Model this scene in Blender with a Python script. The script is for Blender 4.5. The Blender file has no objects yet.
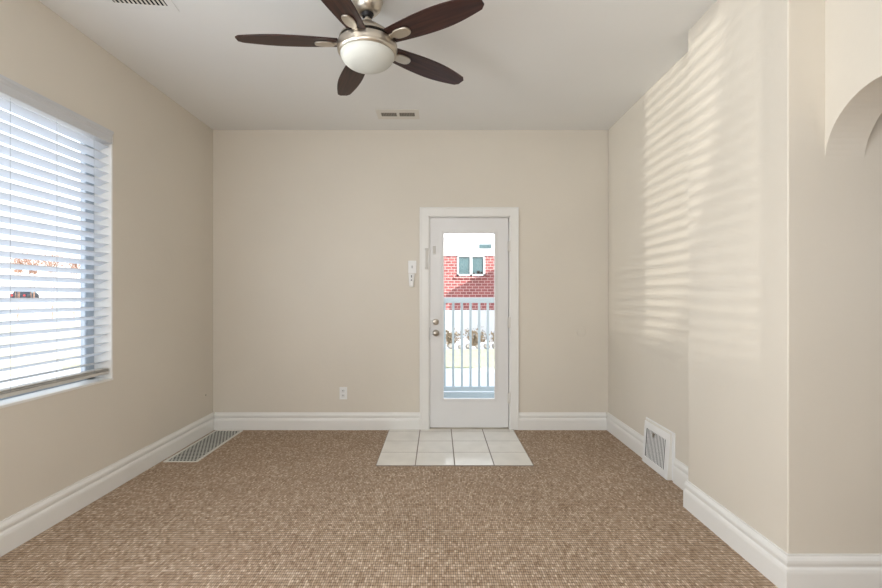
import bpy, bmesh, math, random
from mathutils import Vector, Matrix
random.seed(7)
S = bpy.context.scene
C = S.collection
R = math.radians
PI = math.pi

# ------------------------------------------------------------------ camera, light, exposure
F = 465.0
cam_d = bpy.data.cameras.new('camera')
cam_d.sensor_width = 36.0
cam_d.lens = F / 882.0 * 36.0
cam_d.shift_x = 3 / 882.0
cam_d.shift_y = 3 / 882.0
cam_d.clip_start = 0.02
cam_d.clip_end = 400
cam = bpy.data.objects.new('camera', cam_d)
cam.location = (0, 0, 1.27)
cam.rotation_euler = (R(90), 0, 0)
C.objects.link(cam)
S.camera = cam

S.view_settings.view_transform = 'Standard'
S.view_settings.look = 'None'
S.view_settings.gamma = 1
S.view_settings.use_curve_mapping = False
S.view_settings.exposure = 0.0

W = bpy.data.worlds.new('sky')
S.world = W
W.use_nodes = True
nt = W.node_tree
bg = nt.nodes['Background']
bg.inputs[1].default_value = 2.25
tc = nt.nodes.new('ShaderNodeTexCoord')
sep = nt.nodes.new('ShaderNodeSeparateXYZ')
rmp = nt.nodes.new('ShaderNodeValToRGB')
nt.links.new(tc.outputs['Generated'], sep.inputs[0])
nt.links.new(sep.outputs['Z'], rmp.inputs[0])
nt.links.new(rmp.outputs[0], bg.inputs[0])
rmp.color_ramp.elements[0].position = 0.0
rmp.color_ramp.elements[0].color = (1.0, 1.0, 1.0, 1)
rmp.color_ramp.elements[1].position = 0.6
rmp.color_ramp.elements[1].color = (0.74, 0.86, 1.0, 1)

def lamp(name, kind, loc, direction, energy, color=(1, 1, 1), **kw):
    d = bpy.data.lights.new(name, kind)
    d.energy = energy
    d.color = color
    for k, v in kw.items():
        setattr(d, k, v)
    o = bpy.data.objects.new(name, d)
    o.location = loc
    o.rotation_euler = Vector(direction).to_track_quat('-Z', 'Y').to_euler()
    C.objects.link(o)
    return o

SUN_DIR = Vector((-0.42, 0.75, -0.40))
lamp('sun', 'SUN', (6, -8, 8), SUN_DIR, 6.5, (1.0, 0.96, 0.9), angle=R(0.6))
# unseen area lamps added as fill from the rear, left and side room
lamp('rear_fill', 'AREA', (-1.05, -2.93, 1.65), (-0.2, 1, 0.25), 12, (0.98, 0.98, 1.0),
     shape='RECTANGLE', size=1.8, size_y=1.5)
lamp('left_fill', 'AREA', (-2.21, 0.20, 1.53), (1, 0.25, 0.30), 66, (0.90, 0.96, 1.0),
     shape='RECTANGLE', size=1.25, size_y=1.55)
lamp('side_room_fill', 'AREA', (4.10, 0.2, 1.6), (-1, 0.45, 0.25), 14, (0.93, 0.96, 1.0),
     shape='RECTANGLE', size=1.4, size_y=1.2)
# added point lamp behind the camera, evens out walls and ceiling
lamp('room_fill', 'POINT', (-0.45, -0.35, 1.80), (0, 0, -1), 82, (0.98, 0.98, 1.0), shadow_soft_size=0.42)
# sunlight thrown back by glazing across the street, low outside the blinds
G1 = Vector((-14.1, 1.03, 0.25))
lamp('sun_glint', 'SPOT', G1, Vector((1.505, 4.7, 2.75)) - G1, 3100, (1.0, 0.97, 0.88),
     shadow_soft_size=0.07, spot_size=R(16.2), spot_blend=0.10)
G2 = Vector((-14.0, -1.25, 0.3))
lamp('sun_glint', 'SPOT', G2, Vector((1.505, 3.6, 2.3)) - G2, 1700, (1.0, 0.97, 0.9),
     shadow_soft_size=0.09, spot_size=R(18), spot_blend=0.5)

# ------------------------------------------------------------------ materials
def new_mat(name):
    m = bpy.data.materials.new(name)
    m.use_nodes = True
    return m, m.node_tree, m.node_tree.nodes['Principled BSDF']

def N(nt, t, **kw):
    n = nt.nodes.new(t)
    for k, v in kw.items():
        setattr(n, k, v)
    return n

def mat(name, col, rough=0.5, metal=0.0, var=0.03, scale=6.0, bump=0.0, bscale=60.0, spec=0.5):
    m, nt, b = new_mat(name)
    b.inputs['Roughness'].default_value = rough
    b.inputs['Metallic'].default_value = metal
    b.inputs['Specular IOR Level'].default_value = spec
    g = N(nt, 'ShaderNodeTexCoord')
    n = N(nt, 'ShaderNodeTexNoise')
    n.inputs['Scale'].default_value = scale
    n.inputs['Detail'].default_value = 4
    nt.links.new(g.outputs['Object'], n.inputs['Vector'])
    r = N(nt, 'ShaderNodeValToRGB')
    r.color_ramp.elements[0].position = 0.3
    r.color_ramp.elements[1].position = 0.7
    r.color_ramp.elements[0].color = (*[max(0, c * (1 - var)) for c in col], 1)
    r.color_ramp.elements[1].color = (*[min(1, c * (1 + var)) for c in col], 1)
    nt.links.new(n.outputs['Fac'], r.inputs[0])
    nt.links.new(r.outputs[0], b.inputs['Base Color'])
    if bump:
        n2 = N(nt, 'ShaderNodeTexNoise')
        n2.inputs['Scale'].default_value = bscale
        n2.inputs['Detail'].default_value = 5
        nt.links.new(g.outputs['Object'], n2.inputs['Vector'])
        bp = N(nt, 'ShaderNodeBump')
        bp.inputs['Strength'].default_value = bump
        bp.inputs['Distance'].default_value = 0.01
        nt.links.new(n2.outputs['Fac'], bp.inputs['Height'])
        nt.links.new(bp.outputs[0], b.inputs['Normal'])
    return m

WALLC = (0.715, 0.663, 0.578)
def wall_mat():
    m, nt, b = new_mat('painted_plaster')
    b.inputs['Roughness'].default_value = 0.42
    b.inputs['Specular IOR Level'].default_value = 0.35
    g = N(nt, 'ShaderNodeTexCoord')
    n = N(nt, 'ShaderNodeTexNoise')
    n.inputs['Scale'].default_value = 1.3
    n.inputs['Detail'].default_value = 3
    nt.links.new(g.outputs['Object'], n.inputs['Vector'])
    r = N(nt, 'ShaderNodeValToRGB')
    r.color_ramp.elements[0].position = 0.3
    r.color_ramp.elements[1].position = 0.7
    r.color_ramp.elements[0].color = (*[c * 0.975 for c in WALLC], 1)
    r.color_ramp.elements[1].color = (*[c * 1.02 for c in WALLC], 1)
    nt.links.new(n.outputs['Fac'], r.inputs[0])
    nt.links.new(r.outputs[0], b.inputs['Base Color'])
    n1 = N(nt, 'ShaderNodeTexNoise')
    n1.inputs['Scale'].default_value = 3.2
    n1.inputs['Detail'].default_value = 3
    n2 = N(nt, 'ShaderNodeTexNoise')
    n2.inputs['Scale'].default_value = 26
    n2.inputs['Detail'].default_value = 6
    nt.links.new(g.outputs['Object'], n1.inputs['Vector'])
    nt.links.new(g.outputs['Object'], n2.inputs['Vector'])
    b1 = N(nt, 'ShaderNodeBump')
    b1.inputs['Strength'].default_value = 0.07
    b1.inputs['Distance'].default_value = 0.02
    b2 = N(nt, 'ShaderNodeBump')
    b2.inputs['Strength'].default_value = 0.12
    b2.inputs['Distance'].default_value = 0.006
    nt.links.new(n1.outputs['Fac'], b1.inputs['Height'])
    nt.links.new(n2.outputs['Fac'], b2.inputs['Height'])
    nt.links.new(b1.outputs[0], b2.inputs['Normal'])
    nt.links.new(b2.outputs[0], b.inputs['Normal'])
    return m

def carpet_mat():
    m, nt, b = new_mat('loop_pile_carpet')
    b.inputs['Roughness'].default_value = 0.95
    b.inputs['Specular IOR Level'].default_value = 0.1
    g = N(nt, 'ShaderNodeTexCoord')
    # wobble
    wn = N(nt, 'ShaderNodeTexNoise')
    wn.inputs['Scale'].default_value = 18
    nt.links.new(g.outputs['Object'], wn.inputs['Vector'])
    mad = N(nt, 'ShaderNodeVectorMath', operation='MULTIPLY_ADD')
    mad.inputs[1].default_value = (0.007, 0.007, 0)
    nt.links.new(wn.outputs['Color'], mad.inputs[0])
    nt.links.new(g.outputs['Object'], mad.inputs[2])
    sc = N(nt, 'ShaderNodeVectorMath', operation='MULTIPLY')
    sc.inputs[1].default_value = (1 / 0.0105, 1 / 0.0205, 0)
    nt.links.new(mad.outputs[0], sc.inputs[0])
    sp = N(nt, 'ShaderNodeSeparateXYZ')
    nt.links.new(sc.outputs[0], sp.inputs[0])
    def sinabs(out):
        a = N(nt, 'ShaderNodeMath', operation='MULTIPLY'); a.inputs[1].default_value = PI
        nt.links.new(out, a.inputs[0])
        s_ = N(nt, 'ShaderNodeMath', operation='SINE'); nt.links.new(a.outputs[0], s_.inputs[0])
        c_ = N(nt, 'ShaderNodeMath', operation='ABSOLUTE'); nt.links.new(s_.outputs[0], c_.inputs[0])
        return c_.outputs[0]
    sx, sy = sinabs(sp.outputs[0]), sinabs(sp.outputs[1])
    mu = N(nt, 'ShaderNodeMath', operation='MULTIPLY')
    nt.links.new(sx, mu.inputs[0]); nt.links.new(sy, mu.inputs[1])
    pw = N(nt, 'ShaderNodeMath', operation='POWER'); pw.inputs[1].default_value = 0.6
    nt.links.new(mu.outputs[0], pw.inputs[0])
    fl = N(nt, 'ShaderNodeVectorMath', operation='FLOOR')
    nt.links.new(sc.outputs[0], fl.inputs[0])
    wh = N(nt, 'ShaderNodeTexWhiteNoise', noise_dimensions='2D')
    nt.links.new(fl.outputs[0], wh.inputs['Vector'])
    r = N(nt, 'ShaderNodeValToRGB')
    e = r.color_ramp.elements
    e[0].position = 0.0; e[0].color = (0.36, 0.245, 0.165, 1)
    e[1].position = 1.0; e[1].color = (0.74, 0.60, 0.46, 1)
    for p, c in ((0.15, (0.44, 0.315, 0.22)), (0.6, (0.52, 0.385, 0.28)), (0.88, (0.60, 0.465, 0.35))):
        k = e.new(p); k.color = (*c, 1)
    nt.links.new(wh.outputs['Value'], r.inputs[0])
    # broad wear mottling
    n3 = N(nt, 'ShaderNodeTexNoise'); n3.inputs['Scale'].default_value = 2.2; n3.inputs['Detail'].default_value = 4
    nt.links.new(g.outputs['Object'], n3.inputs['Vector'])
    mr = N(nt, 'ShaderNodeMapRange'); mr.inputs['To Min'].default_value = 0.9; mr.inputs['To Max'].default_value = 1.1
    nt.links.new(n3.outputs['Fac'], mr.inputs[0])
    # gaps between the loops are coloured darker, by an uneven amount
    gp = N(nt, 'ShaderNodeMapRange'); gp.inputs['From Max'].default_value = 0.75
    gp.inputs['To Min'].default_value = 0.45; gp.inputs['To Max'].default_value = 1.08
    nt.links.new(pw.outputs[0], gp.inputs[0])
    wh2 = N(nt, 'ShaderNodeTexNoise'); wh2.inputs['Scale'].default_value = 55
    nt.links.new(g.outputs['Object'], wh2.inputs['Vector'])
    mg = N(nt, 'ShaderNodeMapRange'); mg.inputs['From Min'].default_value = 0.35; mg.inputs['From Max'].default_value = 0.65
    mg.inputs['To Min'].default_value = 0.08; mg.inputs['To Max'].default_value = 0.6
    nt.links.new(wh2.outputs['Fac'], mg.inputs[0]); nt.links.new(mg.outputs[0], gp.inputs['To Min'])
    m1 = N(nt, 'ShaderNodeMath', operation='MULTIPLY')
    nt.links.new(mr.outputs[0], m1.inputs[0]); nt.links.new(gp.outputs[0], m1.inputs[1])
    vm = N(nt, 'ShaderNodeVectorMath', operation='SCALE')
    nt.links.new(r.outputs[0], vm.inputs[0]); nt.links.new(m1.outputs[0], vm.inputs['Scale'])
    nt.links.new(vm.outputs[0], b.inputs['Base Color'])
    bp = N(nt, 'ShaderNodeBump'); bp.inputs['Strength'].default_value = 0.8; bp.inputs['Distance'].default_value = 0.004
    nt.links.new(pw.outputs[0], bp.inputs['Height'])
    nt.links.new(bp.outputs[0], b.inputs['Normal'])
    return m

def wood_mat():
    m, nt, b = new_mat('dark_walnut_blade')
    b.inputs['Roughness'].default_value = 0.4
    b.inputs['Specular IOR Level'].default_value = 0.3
    g = N(nt, 'ShaderNodeTexCoord')
    mp = N(nt, 'ShaderNodeMapping'); mp.inputs['Scale'].default_value = (1.5, 22, 22)
    nt.links.new(g.outputs['Object'], mp.inputs[0])
    n = N(nt, 'ShaderNodeTexNoise'); n.inputs['Scale'].default_value = 2.5; n.inputs['Detail'].default_value = 8
    n.inputs['Distortion'].default_value = 0.6
    nt.links.new(mp.outputs[0], n.inputs['Vector'])
    r = N(nt, 'ShaderNodeValToRGB')
    r.color_ramp.elements[0].position = 0.3; r.color_ramp.elements[0].color = (0.016, 0.006, 0.005, 1)
    r.color_ramp.elements[1].position = 0.75; r.color_ramp.elements[1].color = (0.070, 0.027, 0.019, 1)
    nt.links.new(n.outputs['Fac'], r.inputs[0]); nt.links.new(r.outputs[0], b.inputs['Base Color'])
    return m

def glass_mat(name, tint=(1, 1, 1), refl=0.035):
    m = bpy.data.materials.new(name); m.use_nodes = True
    nt = m.node_tree; nt.nodes.clear()
    o = N(nt, 'ShaderNodeOutputMaterial'); t = N(nt, 'ShaderNodeBsdfTransparent'); gl = N(nt, 'ShaderNodeBsdfGlossy')
    t.inputs[0].default_value = (*tint, 1); gl.inputs['Roughness'].default_value = 0.03
    mx = N(nt, 'ShaderNodeMixShader'); mx.inputs[0].default_value = refl
    nt.links.new(t.outputs[0], mx.inputs[1]); nt.links.new(gl.outputs[0], mx.inputs[2]); nt.links.new(mx.outputs[0], o.inputs[0])
    return m

def brick_mat():
    m, nt, b = new_mat('red_brick')
    b.inputs['Roughness'].default_value = 0.85
    g = N(nt, 'ShaderNodeTexCoord')
    sp = N(nt, 'ShaderNodeSeparateXYZ'); cb = N(nt, 'ShaderNodeCombineXYZ')
    nt.links.new(g.outputs['Object'], sp.inputs[0])
    nt.links.new(sp.outputs[0], cb.inputs[0]); nt.links.new(sp.outputs[2], cb.inputs[1])
    br = N(nt, 'ShaderNodeTexBrick')
    br.inputs['Scale'].default_value = 1.0
    br.inputs['Brick Width'].default_value = 0.26
    br.inputs['Row Height'].default_value = 0.12
    br.inputs['Mortar Size'].default_value = 0.014
    br.inputs['Color1'].default_value = (0.31, 0.08, 0.077, 1)
    br.inputs['Color2'].default_value = (0.22, 0.055, 0.053, 1)
    br.inputs['Mortar'].default_value = (0.52, 0.32, 0.30, 1)
    nt.links.new(cb.outputs[0], br.inputs['Vector'])
    nt.links.new(br.outputs['Color'], b.inputs['Base Color'])
    return m

def siding_mat():
    m, nt, b = new_mat('white_siding')
    b.inputs['Roughness'].default_value = 0.7
    g = N(nt, 'ShaderNodeTexCoord'); sp = N(nt, 'ShaderNodeSeparateXYZ')
    nt.links.new(g.outputs['Object'], sp.inputs[0])
    a = N(nt, 'ShaderNodeMath', operation='MULTIPLY'); a.inputs[1].default_value = 1 / 0.22
    nt.links.new(sp.outputs[2], a.inputs[0])
    f = N(nt, 'ShaderNodeMath', operation='FRACT'); nt.links.new(a.outputs[0], f.inputs[0])
    r = N(nt, 'ShaderNodeValToRGB')
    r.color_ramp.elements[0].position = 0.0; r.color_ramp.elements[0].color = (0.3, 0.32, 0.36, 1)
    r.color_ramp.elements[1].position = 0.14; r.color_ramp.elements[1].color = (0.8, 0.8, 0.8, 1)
    nt.links.new(f.outputs[0], r.inputs[0]); nt.links.new(r.outputs[0], b.inputs['Base Color'])
    return m

M = dict(
    wall=wall_mat(), carpet=carpet_mat(), wood=wood_mat(),
    ceiling=mat('ceiling_paint', (0.83, 0.83, 0.815), 0.6, var=0.012, scale=1.5, bump=0.04, bscale=9),
    trim=mat('white_trim_paint', (0.83, 0.82, 0.79), 0.33, var=0.012, scale=5, bump=0.06, bscale=30),
    door=mat('white_door_paint', (0.78, 0.775, 0.77), 0.34, var=0.015, scale=4, bump=0.05, bscale=25),
    plastic=mat('white_plastic', (0.86, 0.86, 0.85), 0.35, var=0.01),
    slat=mat('white_vinyl_slat', (0.80, 0.84, 0.90), 0.4, var=0.01),
    rail=mat('blind_rail_vinyl', (0.62, 0.60, 0.56), 0.45, var=0.02),
    valance=mat('valance_vinyl', (0.60, 0.61, 0.63), 0.42, var=0.012),
    cord=mat('grey_cord', (0.45, 0.48, 0.52), 0.8),
    nickel=mat('brushed_nickel', (0.56, 0.51, 0.44), 0.34, 1.0, var=0.05, scale=20),
    chrome=mat('satin_chrome', (0.40, 0.36, 0.31), 0.3, 1.0, var=0.04),
    brass=mat('aged_metal', (0.50, 0.46, 0.38), 0.4, 0.8, var=0.1),
    dark=mat('dark_gap', (0.02, 0.018, 0.016), 0.8),
    rubber=mat('black_enamel', (0.015, 0.013, 0.013), 0.4, spec=0.25),
    tile=mat('cream_tile', (0.80, 0.765, 0.70), 0.16, var=0.05, scale=7),
    grout=mat('grey_grout', (0.24, 0.20, 0.17), 0.9, var=0.1, scale=40),
    grille=mat('pale_enamel', (0.76, 0.735, 0.68), 0.4, var=0.02),
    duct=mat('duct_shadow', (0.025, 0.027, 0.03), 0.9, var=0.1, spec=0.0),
    globe=mat('frosted_glass', (0.64, 0.65, 0.61), 0.5, var=0.01),
    glass=glass_mat('window_glass'),
    vinyl=mat('window_vinyl', (0.40, 0.46, 0.53), 0.4, var=0.02),
    railing=mat('railing_paint', (0.54, 0.61, 0.64), 0.5, var=0.02),
    deck=mat('deck_boards', (0.42, 0.49, 0.54), 0.7, var=0.08, scale=8),
    concrete=mat('pale_concrete', (0.74, 0.74, 0.73), 0.85, var=0.06, scale=1.2),
    lawn=mat('dormant_lawn', (0.46, 0.455, 0.30), 0.95, var=0.25, scale=14, bump=0.6, bscale=30),
    bark=mat('bark', (0.30, 0.22, 0.16), 0.9, var=0.2),
    twig=mat('dry_twigs', (0.22, 0.17, 0.11), 0.9, var=0.25, scale=9),
    stone=mat('rubble_stone', (0.26, 0.24, 0.21), 0.9, var=0.35, scale=5, bump=0.5, bscale=12),
    rust=mat('russet_leaves', (0.36, 0.20, 0.13), 0.9, var=0.35, scale=9),
    brick=brick_mat(), siding=siding_mat(),
    roof=mat('grey_shingles', (0.2, 0.2, 0.21), 0.9, var=0.15, scale=9),
    extglass=mat('house_glass', (0.08, 0.14, 0.15), 0.15, var=0.2, scale=2),
    extframe=mat('house_window_frame', (0.8, 0.8, 0.8), 0.5),
    carpaint=mat('dark_car_paint', (0.03, 0.035, 0.045), 0.5, var=0.05, spec=0.15),
    carred=mat('red_lens', (0.5, 0.03, 0.03), 0.3),
    tyre=mat('tyre_rubber', (0.02, 0.02, 0.02), 0.8),
    straw=mat('dry_straw', (0.62, 0.55, 0.40), 0.95, var=0.15, scale=2),
    cloth=mat('white_ornament', (0.7, 0.7, 0.72), 0.7),
)

# ------------------------------------------------------------------ mesh helpers
def bx(bm, x0, x1, y0, y1, z0, z1, mtx=None):
    v = [bm.verts.new(p) for p in ((x0, y0, z0), (x1, y0, z0), (x1, y1, z0), (x0, y1, z0),
                                   (x0, y0, z1), (x1, y0, z1), (x1, y1, z1), (x0, y1, z1))]
    for f in ((0, 3, 2, 1), (4, 5, 6, 7), (0, 1, 5, 4), (1, 2, 6, 5), (2, 3, 7, 6), (3, 0, 4, 7)):
        bm.faces.new([v[i] for i in f])
    if mtx is not None:
        bmesh.ops.transform(bm, matrix=mtx, verts=v)
    return v

def tube(bm, p0, p1, r0, r1=None, seg=16, caps=True):
    p0, p1 = Vector(p0), Vector(p1)
    r1 = r0 if r1 is None else r1
    q = (p1 - p0).to_track_quat('Z', 'Y')
    rings = []
    for p, r in ((p0, r0), (p1, r1)):
        rings.append([bm.verts.new(p + q @ Vector((r * math.cos(2 * PI * i / seg), r * math.sin(2 * PI * i / seg), 0))) for i in range(seg)])
    for i in range(seg):
        j = (i + 1) % seg
        bm.faces.new((rings[0][i], rings[0][j], rings[1][j], rings[1][i]))
    if caps:
        bm.faces.new(rings[0][::-1]); bm.faces.new(rings[1])

def lathe(bm, prof, seg=48, mtx=None):
    """prof: list of (r, z); axis z."""
    rings = []; allv = []
    for r, z in prof:
        if r < 1e-6:
            v = bm.verts.new((0, 0, z)); rings.append([v]); allv.append(v)
        else:
            ring = [bm.verts.new((r * math.cos(2 * PI * i / seg), r * math.sin(2 * PI * i / seg), z)) for i in range(seg)]
            rings.append(ring); allv += ring
    for a, b in zip(rings, rings[1:]):
        for i in range(seg):
            j = (i + 1) % seg
            if len(a) == 1 and len(b) == 1: continue
            if len(a) == 1: bm.faces.new((a[0], b[j], b[i]))
            elif len(b) == 1: bm.faces.new((a[i], a[j], b[0]))
            else: bm.faces.new((a[i], a[j], b[j], b[i]))
    if mtx is not None:
        bmesh.ops.transform(bm, matrix=mtx, verts=allv)

def prism(bm, pts, h0, h1, axis='z'):
    """extrude polygon pts between h0 and h1 along axis"""
    def P(a, b, h):
        return {'z': (a, b, h), 'y': (a, h, b), 'x': (h, a, b)}[axis]
    lo = [bm.verts.new(P(a, b, h0)) for a, b in pts]
    hi = [bm.verts.new(P(a, b, h1)) for a, b in pts]
    n = len(pts)
    for i in range(n):
        j = (i + 1) % n
        bm.faces.new((lo[i], lo[j], hi[j], hi[i]))
    bm.faces.new(lo[::-1]); bm.faces.new(hi)

def sweep(bm, path, prof, side=1):
    """sweep profile (offset-from-wall, z) along a plan polyline with mitred corners; offset to the side"""
    n = len(path); rows = []
    P = [Vector(p) for p in path]
    for i, p in enumerate(P):
        d0 = (P[i] - P[i - 1]).normalized() if i > 0 else None
        d1 = (P[i + 1] - P[i]).normalized() if i < n - 1 else None
        if d0 is None: d0 = d1
        if d1 is None: d1 = d0
        n0 = Vector((-d0.y, d0.x)) * side; n1 = Vector((-d1.y, d1.x)) * side
        m = (n0 + n1).normalized(); m = m / max(0.2, m.dot(n0))
        rows.append([bm.verts.new((p.x + m.x * t, p.y + m.y * t, z)) for t, z in prof])
    k = len(prof)
    for a, b in zip(rows, rows[1:]):
        for i in range(k):
            j = (i + 1) % k
            bm.faces.new((a[i], a[j], b[j], b[i]))
    bm.faces.new(rows[0][::-1]); bm.faces.new(rows[-1])

def build(name, bm, m, parent=None, bevel=0, smooth=False, origin=None, seg=2):
    bmesh.ops.recalc_face_normals(bm, faces=bm.faces)
    me = bpy.data.meshes.new(name)
    bm.to_mesh(me); bm.free()
    me.materials.append(m if not isinstance(m, str) else M[m])
    o = bpy.data.objects.new(name, me)
    C.objects.link(o)
    if smooth:
        for p in me.polygons: p.use_smooth = True
        me.set_sharp_from_angle(angle=R(38))
    if origin is not None:
        me.transform(Matrix.Translation(-Vector(origin))); o.location = origin
    if bevel:
        md = o.modifiers.new('bevel', 'BEVEL'); md.width = bevel; md.segments = seg; md.limit_method = 'ANGLE'; md.angle_limit = R(40)
    if parent is not None:
        o.parent = parent
        o.matrix_parent_inverse = Matrix.Identity(4)
        if origin is None:
            me.transform(Matrix.Translation(-world_loc(parent)))
        else:
            o.location = Vector(origin) - world_loc(parent)
    return o

def world_loc(o):
    v = Vector(o.location)
    while o.parent is not None:
        o = o.parent; v += Vector(o.location)
    return v

def box(name, b, m, parent=None, bevel=0):
    bm = bmesh.new(); bx(bm, *b); return build(name, bm, m, parent, bevel)

def struct(o):
    o['kind'] = 'structure'; return o

def tag(o, label, cat, group=None):
    o['label'] = label; o['category'] = cat
    if group: o['group'] = group
    return o

def thing(name, loc, label, cat, group=None):
    o = bpy.data.objects.new(name, None); o.location = loc; o.empty_display_size = 0.1
    C.objects.link(o)
    return tag(o, label, cat, group)

def sthing(name, loc):
    o = bpy.data.objects.new(name, None); o.location = loc; o.empty_display_size = 0.1
    C.objects.link(o); o['kind'] = 'structure'
    return o

# ------------------------------------------------------------------ room dimensions
XL, XR, YB, H = -2.155, 1.628, 4.454, 2.87
XP, YP0, YP1 = 1.505, 2.80, 2.00          # pier: face x, far end, near end
XA, XA2 = 1.664, 1.834                    # arched wall faces
YR, XS = -3.0, 4.2                        # rear wall, side-room wall
WY0, WY1, WZ0, WZ1 = 1.25, 3.083, 0.72, 2.345   # window opening

# floor
struct(box('floor', (XL - 0.2, XS + 0.2, YR - 0.2, YB + 0.25, -0.16, 0.0), 'carpet'))
# ceiling
struct(box('ceiling', (XL - 0.2, XS + 0.2, YR - 0.2, YB + 0.2, H, H + 0.2), 'ceiling'))
# left wall
bm = bmesh.new()
bx(bm, XL - 0.2, XL, WY1, YB + 0.2, -0.02, H + .02)
bx(bm, XL - 0.2, XL, YR - .2, -.45, -0.02, H + .02)
bx(bm, XL - 0.2, XL, .85, WY0, -0.02, H + .02)
bx(bm, XL - 0.2, XL, -.45, .85, -0.02, WZ0)
bx(bm, XL - 0.2, XL, -.45, .85, WZ1, H + .02)
bx(bm, XL - 0.2, XL, WY0, WY1, -0.02, WZ0)
bx(bm, XL - 0.2, XL, WY0, WY1, WZ1, H + .02)
struct(build('wall_left', bm, 'wall'))
# back wall with the door opening
DX0, DX1, DZ1 = -0.09, 0.69, 2.04
bm = bmesh.new()
bx(bm, XL, DX0, YB, YB + 0.2, -0.02, H + .02)
bx(bm, DX1, XS + .2, YB, YB + 0.2, -0.02, H + .02)
bx(bm, DX0, DX1, YB, YB + 0.2, DZ1, H + .02)
struct(build('wall_back', bm, 'wall'))
# right wall with the pier in front of the arch
bm = bmesh.new()
prism(bm, [(XR, YB), (XR, YP0), (XP, YP0), (XP, YP1), (XS, YP1), (XS, YP1 + .25), (XR + 0.25, YP1 + .25), (XR + 0.25, YB)], -0.02, H + .02)
struct(build('wall_right', bm, 'wall', bevel=0.006, seg=3))
# arched wall running towards the camera
def arch_pts():
    pts = [(YP1, H + .02), (YP1, 1.85)]
    a, c = 0.255, 0.25
    for i in range(1, 17):
        t = i / 16 * PI / 2
        pts.append((YP1 - a * (1 - math.cos(t)), 1.85 + c * math.sin(t)))
    y2 = 0.1
    for i in range(0, 17):
        t = i / 16 * PI / 2
        pts.append((y2 + a * (1 - math.sin(t)), 1.85 + c * math.cos(t)))
    pts += [(y2, -0.02), (YR - .1, -0.02), (YR - .1, H + .02)]
    return pts
bm = bmesh.new()
prism(bm, arch_pts(), XA, XA2, 'x')
struct(build('wall_arch', bm, 'wall', bevel=0.008, seg=3))
# rear and side-room walls
struct(box('wall_rear', (XL, XS + .2, YR - 0.2, YR, -0.02, H + .02), 'wall'))
struct(box('wall_side', (XS, XS + 0.2, YR, YP1 + .25, -0.02, H + .02), 'wall'))

# baseboards
BH = 0.166
PROF = [(0, 0), (0.019, 0), (0.019, BH * .52), (0.0185, BH * .56), (0.016, BH * .625), (0.013, BH * .66), (0.0105, BH * .68),
        (0.0105, BH * .72), (0.014, BH * .74), (0.0155, BH * .80), (0.0145, BH * .86), (0.010, BH * .92), (0.007, BH * .95), (0.006, BH), (0, BH)]
def baseboard(name, path, side):
    bm = bmesh.new(); sweep(bm, path, PROF, side); return struct(build(name, bm, 'trim', smooth=False))
baseboard('baseboard_left', [(XL, YR), (XL, YB - 0.0)], -1)
baseboard('baseboard_back', [(XL + .019, YB), (-0.168, YB)], -1)
baseboard('baseboard_back', [(0.763, YB), (XR - .019, YB)], -1)
baseboard('baseboard_right', [(XR, YB), (XR, 3.625)], -1)
baseboard('baseboard_right', [(XR, 3.185), (XR, YP0), (XP, YP0), (XP, YP1), (XS, YP1)], -1)
baseboard('baseboard_rear', [(XL, YR), (XA, YR)], 1)

# entry tiles let into the carpet
TX0, TY0, TS = -0.468, 3.490, 0.297
bm = bmesh.new()
bx(bm, TX0, TX0 + 4 * TS, TY0, YB, -0.01, 0.0056)
tile = struct(build('floor_tiles', bm, 'grout'))
bm = bmesh.new()
for i in range(4):
    for j in range(4):
        y0 = TY0 + j * TS; y1 = min(y0 + TS, YB - 0.001) if j < 3 else YB - 0.001
        if j == 3: continue
        if j == 2: y1 = YB - 0.06
        y1 = TY0 + (j + 1) * TS
        bx(bm, TX0 + i * TS + .004, TX0 + (i + 1) * TS - .004, y0 + .004, y1 - .004, 0.0, 0.0065)
for i in range(4):
    bx(bm, TX0 + i * TS + .004, TX0 + (i + 1) * TS - .004, TY0 + 3 * TS + .004, YB + 0.02, 0.0, 0.0065)
build('tile_faces', bm, 'tile', tile, bevel=0.0015)

# ------------------------------------------------------------------ window_1 in the left wall
win = sthing('window_1', (XL, WY0, WZ0))
bm = bmesh.new()
t = 0.014
bx(bm, XL - 0.13, XL + .001, WY0, WY0 + t, WZ0, WZ1); bx(bm, XL - 0.13, XL + .001, WY1 - t, WY1, WZ0, WZ1)
bx(bm, XL - 0.13, XL + .001, WY0, WY1, WZ1 - t, WZ1); bx(bm, XL - 0.13, XL + .003, WY0, WY1, WZ0, WZ0 + 0.014)
build('window_frame', bm, 'trim', win, bevel=0.002)
bm = bmesh.new()
sx0, sx1 = XL - 0.16, XL - 0.115
a0, a1, b0, b1 = WY0 + t, WY1 - t, WZ0 + .014, WZ1 - t
bx(bm, sx0, sx1, a0, a0 + .062, b0, b1); bx(bm, sx0, sx1, a1 - .062, a1, b0, b1)
bx(bm, sx0, sx1, a0, a1, b0, b0 + .018); bx(bm, sx0, sx1, a0, a1, b1 - .05, b1)
ym = (a0 + a1) / 2 - .25
bx(bm, sx1 - .012, sx1 + .006, a1 - .082, a1 - .072, b0, b1)
sash = build('window_sash', bm, 'vinyl', win, bevel=0.003)
box('window_pane', (sx0 + .018, sx0 + .022, a0 + .05, a1 - .05, b0 + .04, b1 - .04), 'glass', win)

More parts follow.
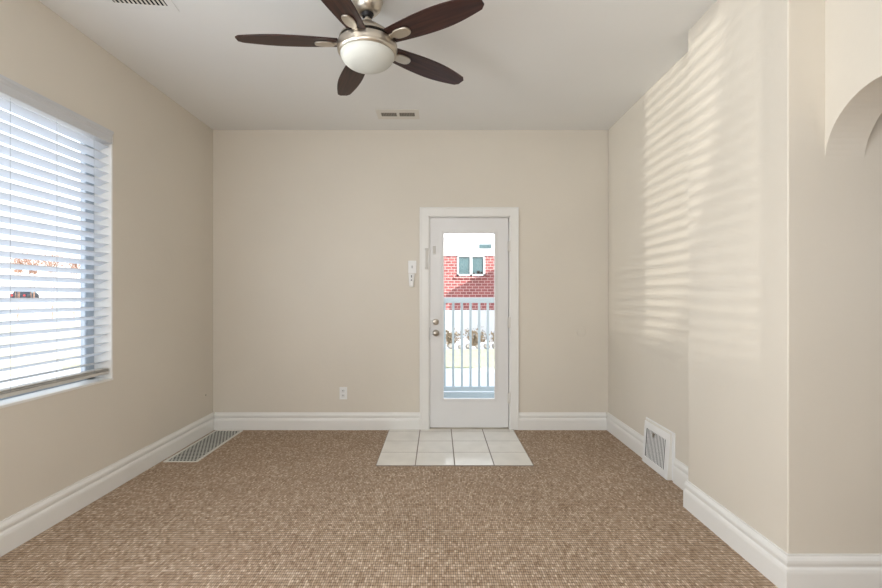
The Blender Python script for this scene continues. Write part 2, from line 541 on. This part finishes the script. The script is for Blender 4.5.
bm = bmesh.new()
fill_op = sthing('fill_opening', (XL, -.45, WZ0))  # invented opening, unseen; its frame and pane surround the left fill lamp
bx(bm, XL - 0.13, XL + .001, -.45, -.436, WZ0, WZ1); bx(bm, XL - 0.13, XL + .001, .836, .85, WZ0, WZ1)
bx(bm, XL - 0.13, XL + .001, -.45, .85, WZ1 - t, WZ1); bx(bm, XL - 0.13, XL + .003, -.45, .85, WZ0, WZ0 + .014)
build('window_frame', bm, 'trim', fill_op, bevel=0.002)
box('window_pane', (XL - .14, XL - .136, -.45, .85, WZ0, WZ1), 'glass', fill_op)

# blind
bl = thing('window_blind', (XL - 0.035, WY0 + .02, WZ0 + .03),
           'wide white horizontal slat blind hanging in the left wall window, slats half open', 'window blind')
SP, SWD, TILT = 0.0584, 0.063, R(21)
by0, by1 = WY0 + t + .012, WY1 - t - .009
zs = []
z = 2.2445
while z > 0.83: zs.append(z); z -= SP
bm = bmesh.new()
for zc in zs:
    mt = Matrix.Translation((XL - 0.040, 0, zc)) @ Matrix.Rotation(-TILT, 4, 'Y')
    # gently crowned slat: front edge high, outer edge low
    n = 4
    for k in range(n):
        u0 = -SWD / 2 + SWD * k / n; u1 = u0 + SWD / n
        c0 = 0.0022 * (1 - (2 * u0 / SWD) ** 2); c1 = 0.0022 * (1 - (2 * u1 / SWD) ** 2)
        vs = [bm.verts.new(mt @ Vector(p)) for p in ((u0, by0, c0), (u1, by0, c1), (u1, by1, c1), (u0, by1, c0),
                                                     (u0, by0, c0 + .003), (u1, by0, c1 + .003), (u1, by1, c1 + .003), (u0, by1, c0 + .003))]
        fs = [(0, 3, 2, 1), (4, 5, 6, 7), (0, 1, 5, 4), (2, 3, 7, 6)]
        if k == 0: fs.append((3, 0, 4, 7))
        if k == n - 1: fs.append((1, 2, 6, 5))
        for f in fs: bm.faces.new([vs[i] for i in f])
bmesh.ops.remove_doubles(bm, verts=bm.verts, dist=1e-6)
build('slats', bm, 'slat', bl)
bm = bmesh.new()
bx(bm, XL - 0.068, XL - 0.010, by0, by1, 0.766, 0.786)
bx(bm, XL - 0.070, XL - 0.008, by0, by1, 0.790, 0.7945)
bx(bm, XL - 0.070, XL - 0.008, by0, by1, 0.800, 0.8045)
build('bottom_rail', bm, 'rail', bl, bevel=0.002)
bm = bmesh.new()
vx = XL + 0.006
prism(bm, [(XL - 0.075, 2.275), (vx + .006, 2.275), (vx + .008, 2.279), (vx + .008, 2.285), (vx + .006, 2.288), (vx + .006, 2.322),
           (vx + .010, 2.327), (vx + .012, 2.334), (vx + .018, 2.342), (vx + .019, 2.355), (vx + .001, 2.355), (vx + .001, 2.329), (XL - 0.075, 2.329)], by0, by1 - .004, 'y')
build('valance', bm, 'valance', bl)
for y in (1.50, 1.78, 2.065, 2.352, 2.64, 2.925):
    bm = bmesh.new()
    for dx in (-0.0085, -0.0705):
        tube(bm, (XL + dx, y, 0.79), (XL + dx, y, 2.28), 0.0011, seg=6)
    build('ladder_cord', bm, 'cord', bl)

# ------------------------------------------------------------------ door_1
door = sthing('door_1', (DX0, YB, 0))
bm = bmesh.new()
cw = 0.084
bx(bm, -0.172, -0.088, YB - .018, YB, 0.0, 2.122); bx(bm, 0.688, 0.767, YB - .018, YB, 0.0, 2.122)
bx(bm, -0.172, 0.767, YB - .0185, YB, 2.042, 2.122)
bx(bm, -0.176, -0.160, YB - .022, YB, 0.0, 2.126); bx(bm, 0.755, 0.771, YB - .022, YB, 0.0, 2.126); bx(bm, -0.176, 0.771, YB - .0225, YB, 2.112, 2.127)
build('door_casing', bm, 'trim', door, bevel=0.003)
bm = bmesh.new()
bx(bm, DX0, DX0 + .010, YB - .010, YB + .2, 0, DZ1); bx(bm, DX1 - .010, DX1, YB - .010, YB + .2, 0, DZ1); bx(bm, DX0, DX1, YB - .010, YB + .2, DZ1 - .008, DZ1)
bx(bm, DX0 + .01, DX0 + .03, YB + .058, YB + .2, 0, DZ1 - .008); bx(bm, DX1 - .03, DX1 - .01, YB + .058, YB + .2, 0, DZ1 - .008)
build('door_jamb', bm, 'trim', door)
box('threshold', (DX0 + .01, DX1 - .01, YB + .0, YB + .2, 0.0, 0.012), 'brass', door)
SX0, SX1, SZ0, SZ1 = -0.077, 0.675, 0.020, 2.026
GX0, GX1, GZ0, GZ1 = 0.052, 0.545, 0.292, 1.883
yf, yr = YB + .006, YB + .050
bm = bmesh.new()
bx(bm, SX0, GX0, yf, yr, SZ0, SZ1); bx(bm, GX1, SX1, yf, yr, SZ0, SZ1)
bx(bm, GX0, GX1, yf, yr, SZ0, GZ0); bx(bm, GX0, GX1, yf, yr, GZ1, SZ1)
slab = build('door_slab', bm, 'door', door)
bm = bmesh.new()
def ring(bm, x0, x1, z0, z1, w, y0, y1):
    bx(bm, x0 - w, x0, y0, y1, z0 - w, z1 + w); bx(bm, x1, x1 + w, y0, y1, z0 - w, z1 + w)
    bx(bm, x0, x1, y0, y1, z0 - w, z0); bx(bm, x0, x1, y0, y1, z1, z1 + w)
ring(bm, GX0 + .004, GX1 - .004, GZ0 + .004, GZ1 - .004, .016, yf - .010, yf)
ring(bm, GX0 + .004, GX1 - .004, GZ0 + .004, GZ1 - .004, .026, yf - .004, yf)
build('glazing_bead', bm, 'door', slab, bevel=0.003)
box('door_pane', (GX0 - .005, GX1 + .005, yf + .016, yf + .022, GZ0 - .005, GZ1 + .005), 'glass', slab)
def ydisc(bm, x, z, prof):     # lathe pointing to -Y
    lathe(bm, prof, 32, Matrix.Translation((x, yf, z)) @ Matrix.Rotation(R(90), 4, 'X'))
kx, kz, dz = -0.021, 0.925, 1.031
bm = bmesh.new()
ydisc(bm, kx, dz, [(0, 0), (.030, 0), (.030, .006), (.026, .012), (.016, .015), (0, .015)])
bx(bm, kx - .006, kx + .006, yf - .032, yf - .012, dz - .015, dz + .015)
build('deadbolt', bm, 'chrome', slab, smooth=True)
bm = bmesh.new()
ydisc(bm, kx, kz, [(0, 0), (.032, 0), (.032, .006), (.026, .011), (.012, .014), (.012, .034), (.020, .040), (.027, .050), (.028, .058), (.024, .067), (.012, .072), (0, .073)])
build('door_knob', bm, 'chrome', slab, smooth=True)
for zc in (1.497, 1.03 - .31 * 0 + .0, 0.30):
    pass
for zc in (1.497, 1.022 - .165 * 0, 0.357):
    zc = {1.497: 1.755, 1.022: 1.027, 0.357: 0.305}[zc]
    bm = bmesh.new()
    tube(bm, (SX1 + .008, YB - .016, zc - .052), (SX1 + .008, YB - .016, zc + .052), 0.009, seg=12)
    bx(bm, SX1 - .010, SX1 + .016, YB - .0045, YB + .004, zc - .048, zc + .048)
    build('hinge', bm, 'grille', door)
bm = bmesh.new()
bx(bm, -.050, -.022, yf - .010, yf, 1.680, 1.758)
build('contact_sensor', bm, 'rail', door, bevel=.003)
# slender metal strike bracket on the casing
bm = bmesh.new()
bx(bm, -.120, -.098, YB - .026, YB - .018, 1.535, 1.735)
bx(bm, -.124, -.094, YB - .034, YB - .018, 1.535, 1.556); bx(bm, -.124, -.094, YB - .034, YB - .018, 1.715, 1.735)
build('security_latch', bm, 'rail', door, bevel=.002)
box('strike_plate', (DX0 + .0095, DX0 + .012, YB - .004, YB + .004, .86, .98), 'rubber', door)

# ------------------------------------------------------------------ small wall fittings
sw = thing('light_switch', (-.246, YB, 1.555), 'square white wall switch plate with a small centre button, left of the door casing', 'light switch')
box('wall_plate', (-.285, -.207, YB - .007, YB, 1.496, 1.618), 'plastic', sw, .003)
box('toggle', (-.254, -.240, YB - .014, YB - .006, 1.545, 1.570), mat('switch_grey', (.55, .55, .55), .5), sw, .002)
rc = thing('fan_remote', (-.252, YB, 1.42), 'narrow white handheld remote hanging in its holder right below the wall switch', 'remote control')
bm = bmesh.new()
prism(bm, [(-.282, 1.493), (-.222, 1.493), (-.227, 1.435), (-.232, 1.372), (-.236, 1.366), (-.268, 1.366), (-.273, 1.372), (-.279, 1.435)], YB - .030, YB, 'y')
build('holder', bm, 'plastic', rc, bevel=.004)
box('handset', (-.268, -.236, YB - .038, YB - .028, 1.380, 1.488), 'plastic', rc, .003)
bg_ = mat('button_grey', (.16, .16, .18), .5)
bm = bmesh.new(); tube(bm, (-.252, YB - .041, 1.430), (-.252, YB - .036, 1.430), .007)
build('button', bm, bg_, rc)
box('button', (-.2565, -.2475, YB - .040, YB - .036, 1.455, 1.478), bg_, rc)
ol = thing('wall_outlet', (-.906, YB, .345), 'white duplex electrical outlet low on the back wall above the baseboard', 'electrical outlet')
box('wall_plate', (-.943, -.870, YB - .006, YB, .290, .408), 'plastic', ol, .003)
for zc in (.326, .372):
    bm = bmesh.new(); bx(bm, -.922, -.891, YB - .009, YB - .005, zc - .017, zc + .017)
    rcp = build('receptacle', bm, mat('outlet_face', (.78, .78, .77), .4), ol, bevel=.003)
    bm = bmesh.new()
    bx(bm, -.914, -.911, YB - .0096, YB - .0088, zc - .003, zc + .008); bx(bm, -.902, -.899, YB - .0096, YB - .0088, zc - .003, zc + .008)
    build('slot', bm, 'duct', rcp)
bm = bmesh.new()
lathe(bm, [(0, .0), (.043, 0), (.043, .002), (.040, .0045), (.036, .005), (0, .005)], 32, Matrix.Translation((1.372, YB, .934)) @ Matrix.Rotation(R(90), 4, 'X'))
tag(build('round_cover', bm, 'wall', smooth=True), 'round blank cover painted over in wall colour, right of the door', 'wall cover')
bm = bmesh.new()
lathe(bm, [(0, .0), (.010, 0), (.008, .003), (0, .004)], 16, Matrix.Translation((XL, 4.315, .36)) @ Matrix.Rotation(R(90), 4, 'Y'))
tag(build('wall_plug', bm, 'brass', smooth=True), 'tiny dark metal plug in the left wall near the far corner', 'wall plug')

# ------------------------------------------------------------------ floor register (left, by the back corner)
rx0, rx1, ry0, ry1 = -2.115, -1.850, 3.575, 4.415
fr = thing('floor_register', ((rx0 + rx1) / 2, (ry0 + ry1) / 2, 0), 'long cream metal lattice floor register in the carpet along the left baseboard', 'floor register')
bm = bmesh.new()
fw = .021
bx(bm, rx0, rx1, ry0, ry0 + fw, 0, .0045); bx(bm, rx0, rx1, ry1 - fw, ry1, 0, .0045)
bx(bm, rx0, rx0 + fw, ry0 + fw, ry1 - fw, 0, .0045); bx(bm, rx1 - fw, rx1, ry0 + fw, ry1 - fw, 0, .0045)
build('frame', bm, 'grille', fr, bevel=.001)
bm = bmesh.new()
nx, ny = 8, 24
for j in range(1, ny):
    y = ry0 + fw + (ry1 - ry0 - 2 * fw) * j / ny; bx(bm, rx0 + fw, rx1 - fw, y - .0055, y + .0055, .0013, .0024)
for j in range(ny):
    ya, yb2 = [ry0 + fw + (ry1 - ry0 - 2 * fw) * q / ny for q in (j, j + 1)]
    for i in range(0, nx + 1):
        x = rx0 + fw + (rx1 - rx0 - 2 * fw) * (i + .5 * (j % 2)) / nx
        if x < rx1 - fw: bx(bm, max(rx0 + fw, x - .006), x + .006, ya, yb2, .0013, .0024)
build('lattice', bm, mat('lattice_enamel', (.62, .62, .57), .45), fr)
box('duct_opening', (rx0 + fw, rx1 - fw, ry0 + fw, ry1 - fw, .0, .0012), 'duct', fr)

# ------------------------------------------------------------------ baseboard register (right wall)
br = thing('baseboard_register', (1.60, 3.4075, 0), 'white slanted metal wall register with vertical louvres at the foot of the right wall', 'wall register')
qy0, qy1, qz = 3.215, 3.600, .318
def slant(z): return 1.578 + (z / qz) * 0.022      # front face x at height z
bm = bmesh.new()
# body, hollow front: a wedge
prism_pts = [(1.586, 0.0), (XR, 0.0), (XR, qz + .012), (1.612, qz + .010), (slant(qz) + .008, qz)]
prism(bm, prism_pts, qy0 + .004, qy1 - .004, 'y')
build('body', bm, 'grille', br, bevel=.003)
box('flange', (1.619, XR, 3.185, 3.625, 0.0, .336), 'plastic', br, .004)
bm = bmesh.new()
def sbox(bm, y0, y1, z0, z1, d0, d1):
    v = []
    for z in (z0, z1):
        x = slant(z)
        v += [bm.verts.new(p) for p in ((x - d0, y0, z), (x - d0, y1, z), (x + d1, y1, z), (x + d1, y0, z))]
    for f in ((0, 1, 2, 3), (7, 6, 5, 4), (0, 4, 5, 1), (1, 5, 6, 2), (2, 6, 7, 3), (3, 7, 4, 0)):
        bm.faces.new([v[i] for i in f])
gy0, gy1, gz0, gz1 = qy0 + .050, qy1 - .034, .055, .268
sbox(bm, qy0, gy0, .004, qz, 0, .008); sbox(bm, gy1, qy1, .004, qz, 0, .008)
sbox(bm, gy0, gy1, .004, gz0, 0, .008); sbox(bm, gy0, gy1, gz1, qz, 0, .008)
build('face_frame', bm, 'plastic', br, bevel=.003)
bm = bmesh.new()
n = 14
for i in range(1, n):
    y = gy0 + (gy1 - gy0) * i / n
    sbox(bm, y - .0055, y + .0055, gz0, gz1, -.0035, .007)
build('louvres', bm, 'plastic', br)
bm = bmesh.new(); sbox(bm, gy0, gy1, gz0, gz1, -.0052, .0074)
build('damper', bm, 'duct', br)
bm = bmesh.new()
yy = (gy0 + gy1) / 2 + .02
sbox(bm, yy - .008, yy + .008, gz1 - .035, gz1 - .004, .010, 0); sbox(bm, yy - .018, yy + .018, gz1 - .012, gz1 - .004, .008, 0)
build('lever', bm, 'chrome', br, bevel=.002)

# ------------------------------------------------------------------ ceiling registers
cr = thing('ceiling_register', (-.34, 4.07, H), 'slim two-slot ceiling register in front of the door, beyond the fan', 'ceiling register')
bm = bmesh.new()
ct = H - .004
bx(bm, -.535, -.165, 3.965, 4.030, ct, H); bx(bm, -.535, -.165, 4.114, 4.175, ct, H)
bx(bm, -.535, -.497, 4.030, 4.114, ct, H); bx(bm, -.203, -.165, 4.030, 4.114, ct, H); bx(bm, -.361, -.338, 4.030, 4.114, ct, H)
build('face_plate', bm, 'grille', cr, bevel=.001)
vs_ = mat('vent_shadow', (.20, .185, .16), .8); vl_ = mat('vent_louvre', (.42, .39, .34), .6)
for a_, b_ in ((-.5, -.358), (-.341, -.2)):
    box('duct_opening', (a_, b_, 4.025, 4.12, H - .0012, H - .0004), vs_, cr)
    bm = bmesh.new()
    for i in range(10):
        x = a_ + (b_ - a_) * (i + .5) / 10
        bx(bm, x - .0014, x + .0014, 4.031, 4.113, H - .003, H - .0013)
    build('louvres', bm, vl_, cr)
cr2 = thing('ceiling_register', (-1.61, 2.455, H), 'larger louvred ceiling register near the left wall above the window', 'ceiling register')
cr2.rotation_euler = (0, 0, R(6.5))
def lbox(name, b, m, p, bev=0):
    bm = bmesh.new()
    for q in b: bx(bm, *q)
    bmesh.ops.recalc_face_normals(bm, faces=bm.faces)
    me = bpy.data.meshes.new(name); bm.to_mesh(me); bm.free(); me.materials.append(M[m] if isinstance(m, str) else m)
    o = bpy.data.objects.new(name, me); C.objects.link(o); o.parent = p
    if bev:
        md = o.modifiers.new('bevel', 'BEVEL'); md.width = bev; md.segments = 2
    return o
lbox('face_plate', [(-.178, .178, .085, .130, -.004, 0), (-.178, .178, -.130, -.085, -.004, 0), (-.178, -.138, -.085, .085, -.004, 0), (.138, .178, -.085, .085, -.004, 0)], 'ceiling', cr2, .001)
lbox('duct_opening', [(-.14, .14, -.09, .09, -.0012, -.0005)], 'duct', cr2)
lbox('louvres', [(-.126 + i * .0228 - .0055, -.126 + i * .0228 + .0055, -.085, .085, -.0028, -.0013) for i in range(12)], 'grille', cr2)

# ------------------------------------------------------------------ ceiling fan
FX, FY = -.3715, 2.45
fan = thing('ceiling_fan', (FX, FY, H), 'five-blade ceiling fan with dark wood blades, brushed nickel motor and frosted glass bowl light', 'ceiling fan')
def flathe(name, prof, m, smooth=True, parent=None, dz=0):
    bm = bmesh.new(); lathe(bm, [(r, z + H) for r, z in prof], 64, Matrix.Translation((FX, FY, 0)))
    return build(name, bm, m, parent or fan, smooth=smooth)
flathe('canopy', [(0, 0), (.078, 0), (.083, -.012), (.081, -.045), (.068, -.085), (.048, -.106), (.036, -.109), (0, -.104)], 'nickel')
flathe('hanger_ball', [(0, -.098), (.030, -.100), (.033, -.112), (.026, -.126), (0, -.128)], 'rubber')
flathe('downrod', [(0, -.12), (.0125, -.12), (.0125, -.150), (0, -.150)], 'nickel')
flathe('motor_housing', [(0, -.140), (.022, -.140), (.024, -.150), (.032, -.156), (.060, -.174), (.100, -.204), (.130, -.228), (.146, -.243), (.148, -.252), (0, -.252)], 'nickel')
flathe('motor_hub', [(0, -.250), (.135, -.250), (.135, -.272), (0, -.272)], 'rubber')
lk = flathe('light_kit_ring', [(0, -.266), (.144, -.266), (.154, -.270), (.157, -.279), (.157, -.300), (.155, -.304), (.156, -.309), (.153, -.320), (.147, -.326), (.138, -.326), (0, -.315)], 'nickel')
gl = [(.141, -.318)]
for i in range(0, 19):
    a = i / 18 * PI / 2
    gl.append((.141 * math.cos(a) if i < 18 else 0, -.323 - .080 * math.sin(a)))
flathe('glass_bowl', gl, 'globe', parent=lk)
# blade in its own frame: +X outward
def blade_bm():
    bm = bmesh.new()
    r0, r1 = .150, .672
    n = 26; top = []; bot = []
    for i in range(n + 1):
        u = i / n
        x = r0 + (r1 - r0) * u
        wd = .054 + .022 * math.sin(PI * min(1, (u / .52)) / 2) if u < .52 else .034 + .042 * math.cos((u - .52) / .48 * PI / 2 * .93)
        tip = max(0, (u - .965) / .035)
        wd *= math.sqrt(max(.05, 1 - tip ** 2 * .65))
        top.append((x, wd * 1.0)); bot.append((x, -wd * 0.93))
    prism(bm, bot + top[::-1], -.004, .004)
    return bm
def iron_bm():
    bm = bmesh.new()
    # arm from the hub
    prism(bm, [(.112, -.018), (.165, -.014), (.205, -.020), (.205, .020), (.165, .014), (.112, .018)], -.010, -.003)
    # oval plate beneath the blade root
    pts = []
    for i in range(28):
        a = 2 * PI * i / 28
        pts.append((.222 + .052 * math.copysign(abs(math.cos(a)) ** .8, math.cos(a)), .031 * math.copysign(abs(math.sin(a)) ** .8, math.sin(a))))
    prism(bm, pts, -.014, -.004)
    return bm
BZ = 2.604
PITCH = R(-9)
bladem = ironm = None
for i in range(5):
    a = R(184) - i * R(72)
    name = 'fan_blade'
    rot = Matrix.Rotation(a, 4, 'Z') @ Matrix.Rotation(PITCH, 4, 'X')
    if bladem is None:
        b = build('fan_blade', blade_bm(), 'wood', None, bevel=.0015)
        ir = build('blade_iron', iron_bm(), 'nickel', None, bevel=.003, smooth=True)
        bladem, ironm = b, ir
    else:
        b = bladem.copy(); ir = ironm.copy(); C.objects.link(b); C.objects.link(ir)
    b.parent = fan; b.matrix_local = Matrix.Translation((0, 0, BZ - H)) @ rot
    ir.parent = b; ir.matrix_local = Matrix.Identity(4)

# ------------------------------------------------------------------ outside the door
GZ = -.42
struct(box('ground', (-60, 60, -30, 60, GZ - .2, GZ), 'concrete'))
pd = tag(box('porch_deck', (-1.6, 2.4, YB + .21, 6.12, -.12, -.015), 'deck'), 'grey blue porch deck boards outside the glass door', 'porch deck')
rl = thing('porch_railing', (.4, 6.0, -.015), 'white porch railing with slim vertical balusters seen through the door glass', 'railing')
box('top_rail', (-1.6, 2.4, 5.96, 6.04, 1.195, 1.262), 'railing', rl, .006)
box('bottom_rail', (-1.6, 2.4, 5.97, 6.03, .060, .118), 'railing', rl, .004)
box('rail_shoe', (-1.6, 2.4, 5.955, 6.045, -.015, .040), 'railing', rl)
x = .085 - .1115 * 12
for i in range(32):
    bm = bmesh.new(); bx(bm, x - .015, x + .015, 5.985, 6.015, .118, 1.195)
    build('baluster', bm, 'railing', rl)
    x += .1115
tag(box('lawn_strip', (-9, 2.9, 11.0, 14.8, GZ, GZ + .03), 'lawn'), 'pale dormant grass strip across from the porch', 'lawn')
# neighbour house
HY = 20.0
nh = thing('neighbour_house', (2, HY, GZ), 'red brick house with white siding gable and slider window, seen through the door glass', 'house')
def px(p, y=HY): return (p - 438) / F * y
def pz(p, y=HY): return 1.27 + (297 - p) / F * y
wx0, wx1, wz0, wz1 = px(457), px(485), pz(276), pz(256)
zb = pz(256)
bm = bmesh.new()
z0 = pz(310)
bx(bm, -7, wx0, HY, HY + 6, z0, zb); bx(bm, wx1, 9, HY, HY + 6, z0, zb); bx(bm, wx0, wx1, HY, HY + 6, z0, wz0)
build('brick_wall', bm, 'brick', nh)
bm = bmesh.new(); prism(bm, [(-7, zb), (9, zb), (9, zb + 1.0), (1.0, zb + 4.0), (-7, zb + 1.0)], HY - .06, HY + 5.9, 'y')
build('siding_gable', bm, 'siding', nh)
box('foundation', (-7, 9, HY - .05, HY + 6, GZ, z0), 'concrete', nh)
wn = nh
bm = bmesh.new(); fwid = .075
bx(bm, wx0, wx0 + fwid, HY - .06, HY + .1, wz0, wz1); bx(bm, wx1 - fwid, wx1, HY - .06, HY + .1, wz0, wz1)
bx(bm, wx0, wx1, HY - .06, HY + .1, wz0, wz0 + fwid); bx(bm, wx0, wx1, HY - .06, HY + .1, wz1 - .04, wz1)
xm = (wx0 + wx1) / 2
bx(bm, xm - .05, xm + .05, HY - .06, HY + .1, wz0, wz1)
wfr = build('window', bm, 'extframe', nh)
box('pane', (wx0, wx1, HY + .04, HY + .08, wz0, wz1), 'extglass', wfr)
for xx, hh, wd in ((xm + .13, .07, .04), (xm + .32, .15, .06), (xm + .45, .11, .035)):
    box('window_ornament', (xx - wd, xx + wd, HY - .0, HY + .04, wz0 + fwid, wz0 + fwid + hh), 'rubber', wfr)
box('window_sill', (wx0 - .14, wx1 + .06, HY - .10, HY, wz0 - .11, wz0 - .03), 'brick', nh)
box('gable_vent', (px(479), px(491), HY - .09, HY - .05, pz(248.5), pz(244.5)), 'extglass', nh)
# rubble edging with dry shrubs
for k in range(17):
    rr = random.uniform(.085, .13)
    bm = bmesh.new(); bmesh.ops.create_icosphere(bm, subdivisions=2, radius=rr)
    for v in bm.verts: v.co *= random.uniform(.85, 1.1); v.co.z *= .8
    o = build('garden_stone', bm, 'stone', None, smooth=True)
    o.location = (-1.6 + k * .29, 15.15, GZ + rr * .78)
    tag(o, 'rough pale garden stone in the edging beyond the porch railing', 'stone', 'rubble stones edging the lawn')
def twig_bush(cx, cy, w, h, m, label, n=90, group=None, name='dry_shrub', leaf=0, zb=None):
    zb = GZ if zb is None else zb
    bm = bmesh.new()
    for i in range(n):
        a = random.uniform(0, 2 * PI); b = random.uniform(0, 1) ** .6
        p0 = Vector((cx + random.uniform(-.15, .15) * w, cy + random.uniform(-.1, .1) * w, zb))
        p1 = Vector((cx + math.cos(a) * w * .5 * b, cy + math.sin(a) * w * .4 * b, zb + h * random.uniform(.4, 1)))
        pm = p0.lerp(p1, .55) + Vector((random.uniform(-.1, .1), random.uniform(-.1, .1), .1)) * h * .5
        tube(bm, p0, pm, .012, .008, seg=4, caps=False); tube(bm, pm, p1, .008, .003, seg=4, caps=False)
        if zb > GZ and i < 3: tube(bm, (cx, cy, GZ), p0, .016, .014, seg=6, caps=False)
        for l in range(leaf):
            c = pm.lerp(p1, random.uniform(0.1, 1.05)) + Vector([random.uniform(-.09, .09) for _ in range(3)])
            s = random.uniform(.03, .07); d1 = Vector([random.uniform(-1, 1) for _ in range(3)]).normalized() * s
            d2 = Vector([random.uniform(-1, 1) for _ in range(3)]).normalized() * s
            bm.faces.new([bm.verts.new(c), bm.verts.new(c + d1), bm.verts.new(c + d1 + d2), bm.verts.new(c + d2)])
    return tag(build(name, bm, m), label, 'shrub', group)
for k, (cx, w, h) in enumerate(((.42, .75, .55), (1.3, .85, .62), (2.1, .85, .5), (-.5, .9, .6), (-1.35, .8, .5))):
    twig_bush(cx, 15.9 + .15 * (k % 2), w, h, 'twig', 'straggly tan shrub behind the stones beyond the porch', 70, 'dry shrubs behind the porch', leaf=5)
# unseen gable block added on the right to cast the shadow on the brick
gh = thing('shadow_gable', (6, 16.5, GZ), 'white sided gable block with grey roof, unseen, added to shade the brick house', 'house')
sl = .52
E0x, E0z = 2.45, 3.30
bm = bmesh.new(); prism(bm, [(3.0, GZ), (10.5, GZ), (10.5, E0z), (6.75, E0z + 3.75 * sl), (3.0, E0z)], 15.5, 16.4, 'y')
build('wall', bm, 'siding', gh)
bm = bmesh.new(); prism(bm, [(E0x, E0z - .1), (6.75, E0z + 4.0 * sl - .1), (10.75, E0z - .1), (10.75, E0z + .08), (6.75, E0z + 4.0 * sl + .08), (E0x, E0z + .08)], 15.3, 16.6, 'y')
build('roof', bm, 'roof', gh)

# ------------------------------------------------------------------ outside the left window
for k, (p, w, h) in enumerate(((18, 1.5, 1.3), (33, 1.9, 1.6), (52, 1.7, 1.4), (74, 1.6, 1.3))):
    cy = 30 + (k % 2) * 1.5
    twig_bush((p - 438) / F * cy, cy, w, h, 'rust', 'young tree with russet leaves across the street outside the left window', 60,
              'russet young trees outside the left window', 'russet_tree', leaf=8, zb=2.85)
struct(box('ground', (-75, -42, 35, 80, GZ, .75), 'concrete'))
tag(box('verge', (-34, -9.1, 9, 27, GZ, GZ + .03), 'straw'), 'straw coloured dry verge outside the left window', 'verge')
cm = Matrix.Translation((-53.3, 60, .75)) @ Matrix.Rotation(R(115), 4, 'Z')
car = thing('parked_car', (-53.3, 60, .75), 'small dark parked car far off, seen between the slats of the left window blind', 'car')
def cbuild(n, bm, m, **k):
    bmesh.ops.transform(bm, matrix=cm, verts=bm.verts); return build(n, bm, m, car, **k)
bm = bmesh.new()
prism(bm, [(-2.15, .30), (-2.2, .70), (-2.05, .90), (-1.25, .96), (-.65, 1.40), (.75, 1.44), (1.45, 1.0), (2.05, .90), (2.2, .62), (2.15, .30)], -.85, .85, 'y')
cbuild('body', bm, 'carpaint', bevel=.05)
for sd in (-.87, .84):
    bm = bmesh.new(); prism(bm, [(-1.05, 1.0), (-.62, 1.34), (.70, 1.37), (1.2, 1.03)], sd, sd + .03, 'y'); cbuild('side_window', bm, 'extglass')
for sd in (-.7, .5):
    bm = bmesh.new(); bx(bm, -2.23, -2.17, sd, sd + .2, .62, .82); cbuild('tail_light', bm, 'carred')
for wx in (-1.4, 1.4):
    for sg in (-1, 1):
        bm = bmesh.new(); tube(bm, (wx, sg * .72, .33), (wx, sg * .88, .33), .33, seg=20); cbuild('wheel', bm, 'tyre')
